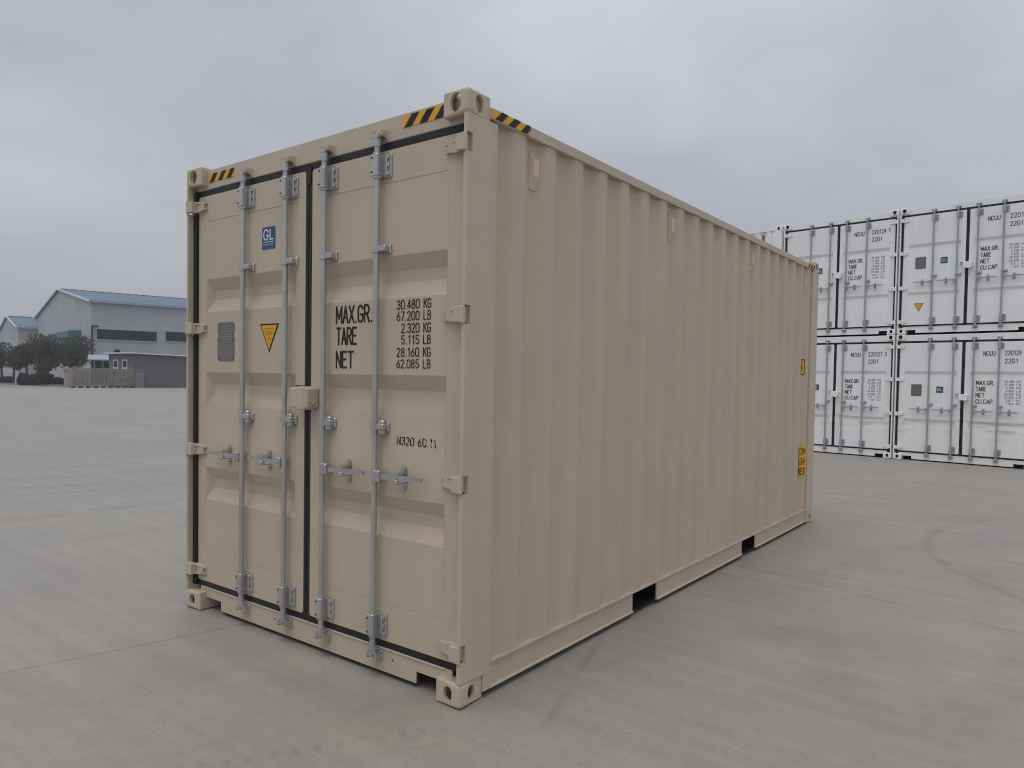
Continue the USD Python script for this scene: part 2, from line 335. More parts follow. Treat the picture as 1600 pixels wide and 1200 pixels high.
# ------------------------------------------------------------------ ground
def structure(name, mesh, mat, smooth=False):
    p = add('/World', name, mesh, mat, smooth); stage.GetPrimAtPath(p).SetCustomDataByKey('kind', 'structure'); return p
S = 1500.0
ground = structure('ground', trimesh.Trimesh([[-S, -S, -.03], [S, -S, -.03], [S, S, -.03], [-S, S, -.03]], [[0, 1, 2], [0, 2, 3]]), 'dusty_ground')
yard = UsdGeom.Xform.Define(stage, '/World/yard_pavement'); yard.GetPrim().SetCustomDataByKey('kind', 'structure')
GU, GV, U0, V0 = 6.28, 7.0, 0.578, 4.005
YARD = Polygon([(-70.5, -20), (40, -20), (40, 62), (-62.5, 62), (-66.9, 36)])
for i in range(-12, 8):
    for j in range(-6, 12):
        q = [(U0 + GU * (i + a)) * UD + (V0 + GV * (j + b)) * VD for a, b in ((0, 0), (1, 0), (1, 1), (0, 1))]
        poly = Polygon(q).buffer(-.0022, join_style=2).intersection(YARD)
        if poly.area < .5 or poly.geom_type != 'Polygon': continue
        if poly.distance(shapely.Point(EYE[:2])) > 45 and poly.centroid.x > 15: continue
        c = poly.centroid
        m = ext(poly, .024); m.apply_translation([0, 0, -.024])
        # a fine arris on the joint edge: the upper rim drawn in by 3 mm
        add('/World/yard_pavement', 'concrete_slab', m, 'yard_concrete', False)

# ------------------------------------------------------------------ shipping containers
W, L = 2.438, 6.058
FACE = 0.055                                        # the door skins lie this far behind the corner castings
def stadium(x0, x1, z0, z1):
    r = (x1 - x0) / 2; return LineString([((x0 + x1) / 2, z0 + r), ((x0 + x1) / 2, z1 - r)]).buffer(r, quad_segs=5)
def cross(poly): return CrossSection([np.array(shapely.geometry.polygon.orient(poly).exterior.coords)[:-1]])
def casting(top):
    """A corner casting of the near left corner: 162 x 178 x 118, hollow, with its openings."""
    r = .020; p = []
    for x in (r, .162 - .004):
        for y in (r, .178 - .004):
            for z in (.006, .112):
                rr = r if (x == r and y == r) else .007
                p.append(Manifold.sphere(rr, 16).translate([x if x == r else x, y if y == r else y, min(max(z, rr), .118 - rr)]))
    body = Manifold.batch_hull(p)
    body = body - mbox(.026, .140, .026, .156, .020, .098)
    fw, fz = (.070, .088) if top else (.054, .072)
    ew, ez = (.060, .084) if top else (.052, .072)
    zc = .059
    front = Manifold.extrude(cross(stadium(.081 - fw / 2, .081 + fw / 2, zc - fz / 2, zc + fz / 2)), .06).rotate([90, 0, 0]).translate([0, .04, 0])
    side = Manifold.extrude(cross(stadium(.089 - ew / 2, .089 + ew / 2, zc - ez / 2, zc + ez / 2)), .06).rotate([90, 0, 90]).translate([-.02, 0, 0])
    end = Manifold.extrude(cross(stadium(.045, .117, .03, .148)), .05)
    body = body - front - side - (end.translate([0, 0, .08]) if top else end.translate([0, 0, -.02]))
    return tm(body)
def flip(m, x=False, y=False):
    m = m.copy(); v = m.vertices.copy()
    if x: v[:, 0] = W - v[:, 0]
    if y: v[:, 1] = L - v[:, 1]
    f = m.faces[:, ::-1] if x != y else m.faces
    return trimesh.Trimesh(v, f, process=False)
PITCH, EDGE = .2792, .4635                          # the recesses of the side wall begin at EDGE + k PITCH
WALL_X = W - .012
def profile(y):
    """How far the wall's corrugation lies inside its outer plane at y."""
    t = (y - EDGE) % PITCH
    return np.interp(t, [0, .066, .138, .205, PITCH], [0, .031, .031, 0, 0])
YS0, YS1 = .232, L - .232
def wall_breaks():
    b = [YS0]; k = -1
    while True:
        for d in (0, .066, .138, .205):
            y = EDGE + k * PITCH + d
            if YS0 < y < YS1: b.append(y)
        k += 1
        if EDGE + k * PITCH > YS1: break
    return b + [YS1]
BREAKS = wall_breaks()
def side_wall(z0, z1):
    ys = []
    for i, y in enumerate(BREAKS):                   # each bend is a small arc
        ys += [y] if i in (0, len(BREAKS) - 1) else [y + q for q in (-.016, -.008, 0, .008, .016)]
    ys = np.array(sorted(ys)); r_ = np.linspace(-.015, .015, 9)
    xs = WALL_X - np.mean([profile(np.clip(ys + q, YS0, YS1)) for q in r_], axis=0)
    inner = np.c_[xs - .003, ys]; outer = np.c_[xs, ys]
    poly = Polygon(np.vstack([outer, inner[::-1]]))
    m = ext(poly, z1 - z0); m.apply_translation([0, 0, z0]); return m
def on_side(shape, d=.0045):
    """A flat (y, z) shape laid over the corrugated right wall."""
    out = []
    for a, b in zip(BREAKS[:-1], BREAKS[1:]):
        s = shape.intersection(sbox(a, -1, b, 9))
        for g in getattr(s, 'geoms', [s]):
            if g.is_empty or g.geom_type != 'Polygon' or g.area < 1e-7: continue
            v, f = trimesh.creation.triangulate_polygon(g, engine='earcut')
            xa, xb = WALL_X - profile(a + 1e-6), WALL_X - profile(b - 1e-6)
            n = np.array([b - a, -(xb - xa)]); n /= np.linalg.norm(n)          # outward normal (x, y)
            x = xa + (xb - xa) * (v[:, 0] - a) / (b - a)
            P = np.c_[x + n[0] * d, v[:, 0] + n[1] * d * 0, v[:, 1]]
            t = trimesh.Trimesh(P, f, process=False)
            if t.face_normals[:, 0].mean() < 0: t.invert()
            out.append(t)
    return trimesh.util.concatenate(out)
def stripes(x0, x1, z0, z1, n, slant, start=.0):
    """Slanting bars across a strip."""
    out = []; step = (x1 - x0) / n
    for i in range(n):
        a = x0 + step * (i + start); b = a + step * .5
        p = Polygon([(a, z0), (b, z0), (b + slant, z1), (a + slant, z1)]).intersection(sbox(x0, z0, x1, z1))
        if p.area > 1e-6: out.append(p)
    return out

def build_container(name, label, loc, rotz, H, style, marks, group=None):
    P = 'beige_paint' if style == 'beige' else marks.get('paint', 'white_paint')
    steel = 'galvanized_steel' if style == 'beige' else 'galvanized_steel_weathered'
    t = thing(name, label, 'shipping container', loc, rotz, group)
    beige = style == 'beige'
    # frame -------------------------------------------------------
    lo, hi = casting(False), casting(True); hi.apply_translation([0, 0, H - .118])
    for m in (lo, hi):
        for fx in (False, True):
            for fy in (False, True):
                cc = add(t, 'corner_casting', flip(m, fx, fy), P, 30)
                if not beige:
                    zb = m.bounds[0, 2]; add(cc, 'shadowed_core', flip(bx(.030, .136, .030, .152, zb + .024, zb + .094), fx, fy), 'dark_hole', False)  # solid dark block added inside, painting the shade seen through the openings
    hz = (2.648, 1.855, 1.058, .258) if beige else (2.335, 1.66, .945, .25)
    # rear posts: a front flange 25 mm wide and a deep flat side; notches where the hinge lugs sit
    sec = Polygon([(.004, .006), (.026, .004), (.026, .062), (.045, .062), (.045, .235), (.010, .235), (.004, .228)])
    post = Manifold.extrude(cross(shapely.geometry.polygon.orient(sec)), H - .236 + .002).translate([0, 0, .117])
    for z in hz: post = post - mbox(-.01, .060, .016, .042, z - .044, z + .044) - mbox(-.01, .04, -.01, .02, z - .044, z + .044)
    post = tm(post)
    add(t, 'corner_post', post, P, 25); add(t, 'corner_post', flip(post, x=True), P, 25)
    sec = Polygon([(.004, .004), (.12, .004), (.12, .02), (.06, .02), (.06, .235), (.012, .235), (.004, .228)])
    fp = ext(sec, H - .234); fp.apply_translation([0, 0, .117])
    add(t, 'corner_post', flip(fp, y=True), P, 25); add(t, 'corner_post', flip(fp, x=True, y=True), P, 25)
    # header and sill of the door end
    hb = H - .141
    header = cat(bx(.03, W - .03, .058, .15, hb, H - .016, .004), bx(.165, W - .165, .10, .19, H - .03, H - .010, .003))
    hd = add(t, 'door_header', header, P)
    sill = Polygon([(.34, .022), (2.098, .022), (2.098, .082), (W - .10, .082), (W - .10, .148), (.10, .148), (.10, .082), (.34, .082)])
    sl = add(t, 'door_sill', cat(along_y(sill, .058, .066), bx(.14, W - .14, .052, .16, .140, .149, .002)), P)
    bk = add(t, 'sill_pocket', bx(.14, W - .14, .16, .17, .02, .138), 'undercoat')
    # side rails
    zt0, zt1 = H - .101, H - .047
    for fx in (True, False):
        rail = bx(.004, .064, .178, L - .178, zt0, zt1, .003)
        add(t, 'top_rail', flip(rail, x=fx), P)
    csec = [(.004, .165), (.004, .157), (.016, .150), (.016, .040), (.006, .034), (.006, .028), (.055, .028), (.055, .034), (.024, .036), (.024, .152), (.066, .156), (.066, .165)]
    br = Manifold.extrude(cross(shapely.geometry.polygon.orient(Polygon(csec))), L - .474).rotate([90, 0, 0]).translate([0, L - .237, 0])
    pk = ((1.752, 2.112), (3.818, 4.168))
    cut = br
    for a, b in pk: cut = cut - mbox(-.02, .08, a, b, .0, .156)
    cut = tm(cut)
    cut = cat(cut, bx(.0055, .024, .1785, .2365, .030, .1165), bx(.0055, .024, L - .2365, L - .1785, .030, .1165))
    for fx in (True, False): add(t, 'bottom_rail', flip(cut, x=fx), P)
    for a, b in pk:
        w = .006
        add(t, 'forklift_pocket', cat(bx(.03, W - .03, a - w, a, .03, .160), bx(.03, W - .03, b, b + w, .03, .160), bx(.03, W - .03, a, b, .158, .164), bx(.026, W - .026, a - w, b + w, .024, .0295), bx(1.1, 1.106, a, b, .03, .158)), 'undercoat')
    add(t, 'floor_panel', bx(.06, W - .06, .19, L - .12, .166, .19), 'plywood')
    xm = [bx(.03, W - .03, y, y + .045, .05, .160) for y in (.45, .75, 1.05, 1.35, 1.65, 2.25, 2.6, 2.95, 3.3, 3.65, 4.3, 4.65, 5.0, 5.35, 5.65)]
    add(t, 'cross_member', cat(xm), 'undercoat', False, kind='stuff')
    # walls and roof
    wall = side_wall(.160, zt0 + .012)
    add(t, 'side_wall', wall, P, 50); add(t, 'side_wall', flip(wall, x=True), P, 50)
    xs = np.linspace(.06, W - .06, 41); zz = np.tile([0, .036, .036, 0], 11)[:41]
    pts = np.c_[xs, L - .015 - zz]
    ew = ext(Polygon(np.vstack([pts, (pts - [0, .004])[::-1]])), H - .25); ew.apply_translation([0, 0, .13])
    add(t, 'front_wall', ew, P, 20)
    add(t, 'front_header', bx(.1, W - .1, L - .09, L - .012, H - .125, H - .02, .004), P); add(t, 'front_sill', bx(.1, W - .1, L - .09, L - .012, .02, .14, .004), P)
    ys = np.linspace(.19, L - .1, 111); zz = np.tile([0, 0, .02, .02], 28)[:111]
    pts = np.c_[ys, H - .036 + zz - .02]
    rf = ext(Polygon(np.vstack([pts, (pts - [0, .004])[::-1]])), W - .12)
    rf.vertices = rf.vertices[:, [2, 0, 1]] + [.06, 0, 0]
    add(t, 'roof_panel', rf, P, 20)
    # doors -------------------------------------------------------
    z0, z1 = .187, H - .182
    rods = ((.627, 1.052), (1.398, 1.818)); rz0, rz1 = .112, H - .108
    trs = ((1.962, 2.172), (1.346, 1.566), (.736, .944)) if beige else ((1.652, 1.832), (.676, .856))
    for side in (0, 1):
        lx0, lx1 = ((.068, 1.191), (1.250, W - (.050 if beige else .068)))[side]
        leaf = Manifold.extrude(cross(rrect(lx0, lx1, z0, z1, .022 if not beige else .018)), .075).rotate([90, 0, 0]).translate([0, FACE + .075, 0])
        tx0, tx1 = (.164, lx1 - .085) if side == 0 else (lx0 + .085, W - .164)
        dp = .040 if beige else .032
        for a, b in trs:                             # troughs pressed into the skin, all four flanks sloping
            s1, s2 = ((b - a) * .38, (b - a) * .34) if beige else ((b - a) * .68, (b - a) * .20)
            q = [(tx0, FACE - .02, a - s1 * .55), (tx1, FACE - .02, a - s1 * .55), (tx1, FACE - .02, b + s2 * .55), (tx0, FACE - .02, b + s2 * .55)]
            q = [(tx0 - .03 * e, FACE - .02, z) for e, z in ((.55, a - s1 * .55), (.55, b + s2 * .55))] + [(tx1 + .03 * .55, FACE - .02, z) for z in (a - s1 * .55, b + s2 * .55)]
            q += [(x, FACE + dp, z) for x in (tx0 + .03, tx1 - .03) for z in (a + s1, b - s2)]
            leaf = leaf - Manifold.hull_points(np.array(q))
        zg = (2.548, .385) if beige else (2.30, .33)
        for z in zg:                                  # seams between the panel and its frame
            leaf = leaf - mbox(tx0, tx1, FACE - .01, FACE + (.0022 if z > 1 else .0010), z - .0016, z + .0016)
        for x in (tx0 - .004, tx1 + .004):
            leaf = leaf - mbox(x - .0008, x + .0008, FACE - .01, FACE + .0007, zg[1], zg[0])
        if side == 0:                                 # pocket of the lock box in the left leaf
            zl = 1.435 if beige else 1.325
            leaf = leaf - mbox(1.095, 1.3, FACE - .01, FACE + .035, zl - .065, zl + .068)
        d = add(t, 'door', tm(leaf), P, 25, label='left door leaf' if side == 0 else 'right door leaf')
        gx0, gx1 = ((.030, 1.2185), (1.2195, W - .030))[side]
        ring = sbox(gx0, .1495, gx1, hb - .001).difference(rrect(lx0 + .002, lx1 - .002, z0 + .002, z1 - .002, .022))
        gk = ([on_door(sbox(gx0 if side == 0 else lx1 + .001, .151, lx0 - .001 if side == 0 else gx1, hb - .003), FACE + .028, .044)] if side == 0 or not beige else []) + [on_door(ring, FACE + .030, .026), on_door(sbox(gx0, .1495, gx1, hb - .001).buffer(-.004).difference(rrect(lx0 - .003, lx1 + .003, z0 - .003, z1 + .003, .024)), FACE + .006, .0045)]
        # the overlap lip over the meeting edge, wider at the top
        if side == 1:
            gk.append(hull(*[(x, y, z) for x, y, z in [(1.196, FACE - .004, hb - .02), (1.244, FACE - .004, hb - .02), (1.204, FACE - .004, hb - .12), (1.236, FACE - .004, hb - .12), (1.196, FACE + .02, hb - .02), (1.244, FACE + .02, hb - .02), (1.204, FACE + .02, hb - .12), (1.236, FACE + .02, hb - .12)]]))
        add(d, 'door_gasket', cat(gk), 'black_rubber', 30)
        # hinges: a forked strap on the leaf and a barrel in the notch of the post
        for z in hz:
            fx = side == 1
            strap = hull(*[(x, y, zz) for y in (FACE - .018, FACE + .002) for x, zz in ((.058, z - .036), (.058, z + .036), (.115, z + .033), (.115, z - .033), (.155, z + .020), (.155, z - .020))])
            ribs = cat([hull((.040, FACE - .032, z + s * .038), (.040, FACE - .032, z + s * .026), (.175, FACE - .012, z + s * .022), (.175, FACE - .012, z + s * .014), (.175, FACE, z + s * .022), (.175, FACE, z + s * .014), (.040, FACE, z + s * .038), (.040, FACE, z + s * .028)) for s in (-1, 1)])
            arm = bx(.024, .074, -.002, FACE - .002, z - .036, z + .036, .003)
            barrel = cat(bx(.008, .036, -.006, .014, z - .040, z + .040, .004), cyl((.016, .004, z - .043), (.016, .004, z + .043), .008, 10))
            m = cat(strap, ribs, arm, barrel)
            add(d, 'hinge', flip(m, x=True) if fx else m, P, 25)
        # lock rods, their guides, clamps, cams, handles
        for i, x in enumerate(rods[side]):
            y = .020
            add(d, 'lock_rod', cyl((x, y, rz0 + .02), (x, y, rz1 - .02), .0158, 18), steel, 30)
            for zc, up in ((H - .262, True), (.272, False)):
                body = cat(bx(x - .026, x + .024, y - .026, FACE + .002, zc - .058, zc + .058, .006), cyl((x, y, zc - .066), (x, y, zc + .066), .0225, 14),
                           bx(x + .020, x + .074, FACE - .012, FACE + .001, zc - .060, zc + .060, .004), bx(x + .040, x + .052, FACE - .022, FACE - .010, zc - .05, zc + .05, .004),
                           [cyl((x + .062, FACE - .022, zz), (x + .062, FACE, zz), .010, 8) for zz in (zc - .042, zc, zc + .042)])
                gb = add(d, 'guide_bracket', body, steel, 30)
                if beige:
                    add(gb, 'pin_hole', cat([cyl((x - .014, y - .0275, zz), (x - .014, y - .02, zz), .0055, 8) for zz in (zc - .036, zc + .036)]), 'dark_hole')
            zcs = (H - .684, 1.302) if beige else (1.16,)
            for zc in zcs:
                body = cat(cyl((x, y, zc - .019), (x, y, zc + .019), .0235, 14), bx(x + .005, x + .070, y - .012, FACE, zc - .016, zc + .016, .005), bx(x + .030, x + .078, FACE - .014, FACE + .001, zc - .026, zc + .026, .005),
                           cyl((x + .055, FACE - .030, zc), (x + .055, FACE, zc), .011, 8))
                if zc == 1.302: body = cat(body, bx(x + .020, x + .062, FACE - .04, FACE, zc - .042, zc + .036, .008))
                add(d, 'rod_clamp', body, steel, 30)
            for zc, s in ((rz1 - .004, 1), (rz0 + .004, -1)):
                cam_ = cat(cyl((x, y, zc - s * .055), (x, y, zc - s * .012), .0205, 12), hull((x - .022, y - .018, zc - s * .012), (x + .022, y - .018, zc - s * .012), (x - .022, FACE + .004, zc - s * .012), (x + .022, FACE + .004, zc - s * .012), (x - .016, y - .014, zc + s * .012), (x + .016, y - .014, zc + s * .012), (x - .016, FACE, zc + s * .012), (x + .016, FACE, zc + s * .012)),
                           bx(x + .014, x + .030, y - .012, FACE, zc - .010, zc + .014, .003))
                add(d, 'locking_cam', cam_, steel, 30)
                kp = cat(*[hull(*[(x + q + e, yy, zc + s * .010 + f) for e in (-.007, .007) for yy, f in ((.008, -.012), (.008, .014), (.060, -.020), (.060, .022))]) for q in (-.030, .031)], bx(x - .040, x + .041, .050, .060, zc + s * .004 - .026, zc + s * .004 + .026, .003), cyl((x - .044, .026, zc + s * .010), (x + .044, .026, zc + s * .010), .0065, 8))
                add(hd if s > 0 else sl, 'cam_keeper', kp, P if beige and s > 0 else steel, 30)
            dirx = -1 if side == 0 else 1
            zh = 1.050
            hub = cat(bx(min(x + dirx * .012, x + dirx * .058), max(x + dirx * .012, x + dirx * .058), y - .026, y + .016, zh - .030, zh + .030, .004), cyl((x + dirx * .036, y - .030, zh), (x + dirx * .036, y + .02, zh), .007, 8))
            xa, xb = x + dirx * .045, x + dirx * .345
            bar = [hull(*[(xx, yy, zz) for xx, h0, yo in ((xa, .014, 0), (x + dirx * .13, .013, 0)) for yy in (y - .014 + yo, y - .002 + yo) for zz in (zh - h0, zh + h0)]),
                   hull(*[(xx, yy, zz) for xx, h0, yo, dz in ((x + dirx * .13, .013, 0, 0), (x + dirx * .225, .013, -.012, .004)) for yy in (y - .014 + yo, y - .002 + yo) for zz in (zh - h0 + dz, zh + h0 + dz)]),
                   hull(*[(xx, yy, zz) for xx, h0, yo, dz in ((x + dirx * .225, .014, -.012, .004), (xb, .009, -.002, .006)) for yy in (y - .014 + yo, y - .002 + yo) for zz in (zh - h0 + dz, zh + h0 + dz)])]
            add(d, 'handle', cat(hub, bar), 'zinc_plated_steel' if beige else steel, 30)
            xp = x + dirx * .185
            pl = on_door(stadium(xp - .021, xp + .021, zh - .066, zh + .062), FACE, .006)
            ret = cat(pl, bx(xp - .013, xp + .013, y - .030, FACE - .004, zh - .028, zh - .017, .003), bx(xp - .014, xp + .014, y - .034, y - .026, zh - .030, zh - .004, .003),
                      hull((xp - .014, FACE - .006, zh + .040), (xp + .014, FACE - .006, zh + .040), (xp - .014, FACE - .004, zh + .02), (xp + .014, FACE - .004, zh + .02), (xp - .016, y - .030, zh + .026), (xp + .016, y - .030, zh + .026), (xp - .016, y - .030, zh + .016), (xp + .016, y - .030, zh + .016)),
                      [cyl((xp, FACE - .013, zh + q), (xp, FACE - .004, zh + q), .011, 8) for q in (-.050, .048)])
            add(d, 'handle_retainer', ret, 'zinc_plated_steel' if beige else steel, 30)
        if side == 1:                                 # lock box, reaching over the meeting edge
            zl = 1.435 if beige else 1.325
            lb = cat(bx(1.170, 1.322, -.030, FACE + .002, zl - .060, zl + .056, .008), bx(1.238, 1.30, -.036, FACE, zl - .068, zl + .062, .006))
            lk = add(d, 'lock_box', lb, P, 30)
            hook = [cyl((1.3225 + .004, .004 + .02 * math.cos(a), zl - .012 + .022 * math.sin(a)), (1.3225 + .004, .004 + .02 * math.cos(b), zl - .012 + .022 * math.sin(b)), .004, 8) for a, b in zip(np.radians(np.linspace(180, 360, 7))[:-1], np.radians(np.linspace(180, 360, 7))[1:])]
            add(lk, 'lock_eye', cat(hook), P)
        # film, plates and marks
        marks['doors'](d, side)
    return t, hd, sl

def tape(parent, shape_box, n, slant, fn, start=.0):
    x0, x1, z0, z1 = shape_box
    p = add(parent, 'hazard_tape', fn(sbox(x0, z0, x1, z1), .0025), 'yellow_film', False)
    for s in stripes(x0, x1, z0, z1, n, slant, start): add(p, 'black_stripe', fn(s, .0042), 'black_print', False)
def gl_sticker(d, x0, x1, z0, z1, far=False):
    e = .002 if not far else .004
    s = add(d, 'class_sticker', on_door(rrect(x0, x1, z0, z1, .008), FACE, e), 'blue_film', False)
    w, h = x1 - x0, z1 - z0
    tx = meshkit.text_mesh('GL', h * .46, .001, bold=False)
    b = tx.bounds; tx.apply_translation([-b[0, 0], -b[0, 1], 0]); tx.apply_scale([w * .76 / (b[1, 0] - b[0, 0]), h * .50 / (b[1, 1] - b[0, 1]), 1])
    tx.apply_transform(TO_DOOR); tx.apply_translation([x0 + w * .11, FACE - e - .0004, z0 + h * (.40 if not far else .26)])
    add(s, 'lettering', tx, 'white_film', False)
    if not far:
        add(s, 'underline', on_door(sbox(x0 + w * .12, z0 + h * .31, x1 - w * .10, z0 + h * .335), FACE - e, .0012), 'white_film', False)
        bars = union_all([sbox(x0 + w * (.12 + .095 * i), z0 + h * .17, x0 + w * (.12 + .095 * i + .06), z0 + h * .24) for i in range(8)])
        add(s, 'small_print', on_door(bars, FACE - e, .0012), 'pale_blue_print', False)
def triangle(d, xc, zt, w, h, far=False):
    e = .002 if not far else .004
    T = Polygon([(xc - w / 2, zt), (xc + w / 2, zt), (xc, zt - h)])
    s = add(d, 'warning_triangle', on_door(T, FACE, e), 'black_print', False)
    add(s, 'yellow_field', on_door(T.buffer(-.0088 if not far else -.007, join_style=2), FACE - e, .0014), 'yellow_film', False)
    if not far:
        lines = []
        for zf, hf, wf, n in ((.17, .035, .46, 9), (.27, .022, .36, 8), (.32, .022, .40, 9), (.37, .022, .34, 8), (.43, .028, .08, 1), (.50, .022, .16, 3), (.55, .022, .15, 3), (.62, .03, .06, 1), (.67, .02, .10, 2)):
            for i in range(n):
                a = xc - w * wf / 2 + w * wf * i / n; lines.append(sbox(a, zt - h * zf - h * hf / 2, a + w * wf / n * .72, zt - h * zf + h * hf / 2))
        add(s, 'small_print', on_door(union_all(lines), FACE - e - .0014, .0008), 'orange_print', False)

# ---- the beige container in front
def beige_marks(d, side):
    if side == 0:
        gl_sticker(d, .776, .906, 2.308, 2.440)
        triangle(d, .853, 1.864, .187, .172)
        q = rrect(.298, .486, 1.642, 1.888, .022)
        for c in ((.298, 1.805), (.486, 1.805)): q = q.difference(Polygon([(c[0] - .012, c[1]), (c[0], c[1] + .016), (c[0] + .012, c[1]), (c[0], c[1] - .016)]))
        q = q.difference(Polygon([(.378, 1.90), (.392, 1.876), (.406, 1.90)]))
        pp = add(d, 'identity_plate', on_door(q, FACE, .003), 'stamped_plate', False)
        rr_ = np.random.default_rng(3); rows = []
        for zr_ in np.arange(1.862, 1.668, -.0165):
            x_ = .316
            while x_ < .462:
                w_ = rr_.uniform(.008, .03); rows.append(sbox(x_, zr_ - .004, min(x_ + w_, .468), zr_ + .004)); x_ += w_ + .007
        add(pp, 'engraving', on_door(union_all(rows), FACE - .003, .0008), 'bright_engraving', False)
        add(pp, 'rivet', cat([cyl((x, FACE - .006, z), (x, FACE - .001, z), .006, 8) for x in (.312, .472) for z in (1.66, 1.78, 1.87)]), 'stamped_plate', 30)
    else:
        for s, x, z, w, h in (('MAX.GR.', 1.461, 1.842, .296, .098), ('TARE', 1.465, 1.726, .172, .098), ('NET', 1.464, 1.600, .146, .096)):
            add(d, 'lettering', on_door(word(s, x, z, w, h, .115), FACE), 'black_print', False)
        for s, x, x1, z, z1 in (('30.480', 1.934, 2.096, 1.899, 1.948), ('67.200', 1.934, 2.096, 1.842, 1.890), ('2.320', 1.967, 2.096, 1.780, 1.830), ('5.115', 1.967, 2.096, 1.723, 1.770), ('28.160', 1.936, 2.096, 1.660, 1.708), ('62.085', 1.936, 2.096, 1.603, 1.649)):
            kg = 'KG' if z in (1.899, 1.780, 1.660) else 'LB'
            for wd in (word(s, x, z, x1 - x, z1 - z, .105), word(kg, 2.122, z, .052, z1 - z, .105)): add(d, 'lettering', on_door(wd, FACE), 'black_print', False)
        # a half painted-over mark: its worn lower halves
        w0 = word('N320 60.11', 1.945, 1.214, .275, .044, .13)
        holes = union_all([affinity.rotate(sbox(x, 1.2, x + .007, 1.27), 25) for x in np.arange(1.95, 2.23, .033)])
        add(d, 'lettering', on_door(w0.difference(holes), FACE), 'black_print', False, label='half painted-over worn mark')
H1 = 2.896
T, HD, SL = build_container('shipping_container', 'beige high-cube shipping container with yellow-black corner tape, standing alone in the foreground', (0, 0, .004), 0, H1, 'beige', {'doors': beige_marks})
add(SL, 'drain_hole', cat([cyl((x, .0572, .095), (x, .062, .095), .0055, 8) for x in (.92, 1.93)]), 'dark_hole')
hface = lambda s, e: on_door(s, .058, e)
tape(HD, (.178, .470, 2.798, 2.850), 3, .045, hface, .16)
tape(HD, (1.960, 2.268, 2.808, 2.866), 3.2 and 3, .05, hface, .14)
def rail_face(s, e):
    m = ext(s, e + .0005); m.vertices = m.vertices[:, [2, 0, 1]] + [W - .004 - .0005, 0, 0]; return m
rails = [p for p in (f'{T}/top_rail', f'{T}/top_rail_001')]
tape(rails[0], (.182, .492, 2.801, 2.846), 3, .05, rail_face, .22)
tape(rails[0], (5.615, 5.876, 2.801, 2.846), 3, .04, rail_face, .15)
for y in (.568, 2.243, 3.918, 5.593):               # vents in four of the recesses
    xw = WALL_X - .031; z = 2.642
    m = cat(bx(xw - .001, xw + .006, y - .031, y + .031, z - .098, z + .098, .002),
            hull(*[(xx, yy, zz) for xx, a, b, c, e in ((xw + .004, -.028, .028, -.070, .072), (xw + .030, -.022, .022, -.030, .060)) for yy in (y + a, y + b) for zz in (z + c, z + e)]),
            [cyl((xw, y + q, z + r), (xw + .010, y + q, z + r), .006, 8) for q in (-.018, .018) for r in (-.085, .085)])
    add(T, 'vent', m, 'cream_paint', 25)
lab = sbox(5.495, .535, 5.772, .872)
cp = add(T, 'caution_label', on_side(lab, .005), 'yellow_film', False)
for s, z in (('CAUTION', .775), ("9'6 HIGH", .668), ('CONTAINER', .560)):
    add(cp, 'lettering', on_side(word(s, 5.325, z, .402, .078, .12).intersection(sbox(5.50, 0, 5.77, 2)), .0065), 'black_print', False)
hl = add(T, 'height_mark', on_side(rrect(5.50, 5.665, 1.645, 1.815, .02), .005), 'black_print', False)
add(hl, 'yellow_field', on_side(rrect(5.50, 5.665, 1.645, 1.815, .02).buffer(-.012), .0065), 'yellow_film', False)
add(hl, 'lettering', on_side(word("9'6", 5.53, 1.69, .10, .08, .13), .0075), 'black_print', False)
for z in np.linspace(1.33, 1.95, 8): add(T, 'faded_mark', on_side(sbox(5.232, z, 5.255, z + .045), .005), 'grey_print', False)

# ---- the white stack behind
A2 = -0.1297; D2 = np.array([math.cos(A2), math.sin(A2)]); P0 = np.array([-.586, 14.7226]); STEP = W + .0255; H2 = 2.591
def white_marks(owner, number, tri, plate=True):
    def f(d, side):
        if side == 0:
            add(d, 'identity_plate', on_door(rrect(.300, .496, 1.325, 1.565, .02), FACE, .004), 'stamped_plate', False)
            gl_sticker(d, .760, .884, 1.400, 1.524, True)
            if tri: triangle(d, .388, .628, .180, .172, True)
        else:
            e = .004
            add(d, 'lettering', on_door(word(owner, 1.552, 2.135, .20, .092, .105), FACE, e), 'black_print', False)
            add(d, 'lettering', on_door(word(number, 1.905, 2.142, (.37 if ' ' in number else .265 if len(number) > 4 else .215), .092, .10), FACE, e), 'black_print', False)
            add(d, 'lettering', on_door(word('22G1', 1.905, 1.990, .21, .090, .10), FACE, e), 'black_print', False)
            for s, z, w in (('MAX.GR.', 1.567, .305), ('TARE', 1.447, .175), ('NET', 1.328, .150), ('CU.CAP.', 1.205, .310)):
                add(d, 'lettering', on_door(word(s, 1.446, z, w, .088, .12), FACE, e), 'black_print', False)
            for i, (s, u) in enumerate((('30.480', 'KG'), ('67.200', 'LB'), ('2.180', 'KG'), ('4.800', 'LB'), ('28.300', 'KG'), ('62.400', 'LB'), ('33.1', 'CU'), ('1.169', 'CU'))):
                z = 1.625 - i * .0605; w = .155 if len(s) == 6 else .13
                for wd in (word(s, 1.912 + .155 - w, z, w, .038, .10), word(u, 2.105, z, .075, .038, .10)): add(d, 'lettering', on_door(wd, FACE, e), 'grey_print', False)
    return f
rowA = 'white shipping containers stacked two high behind the beige container'
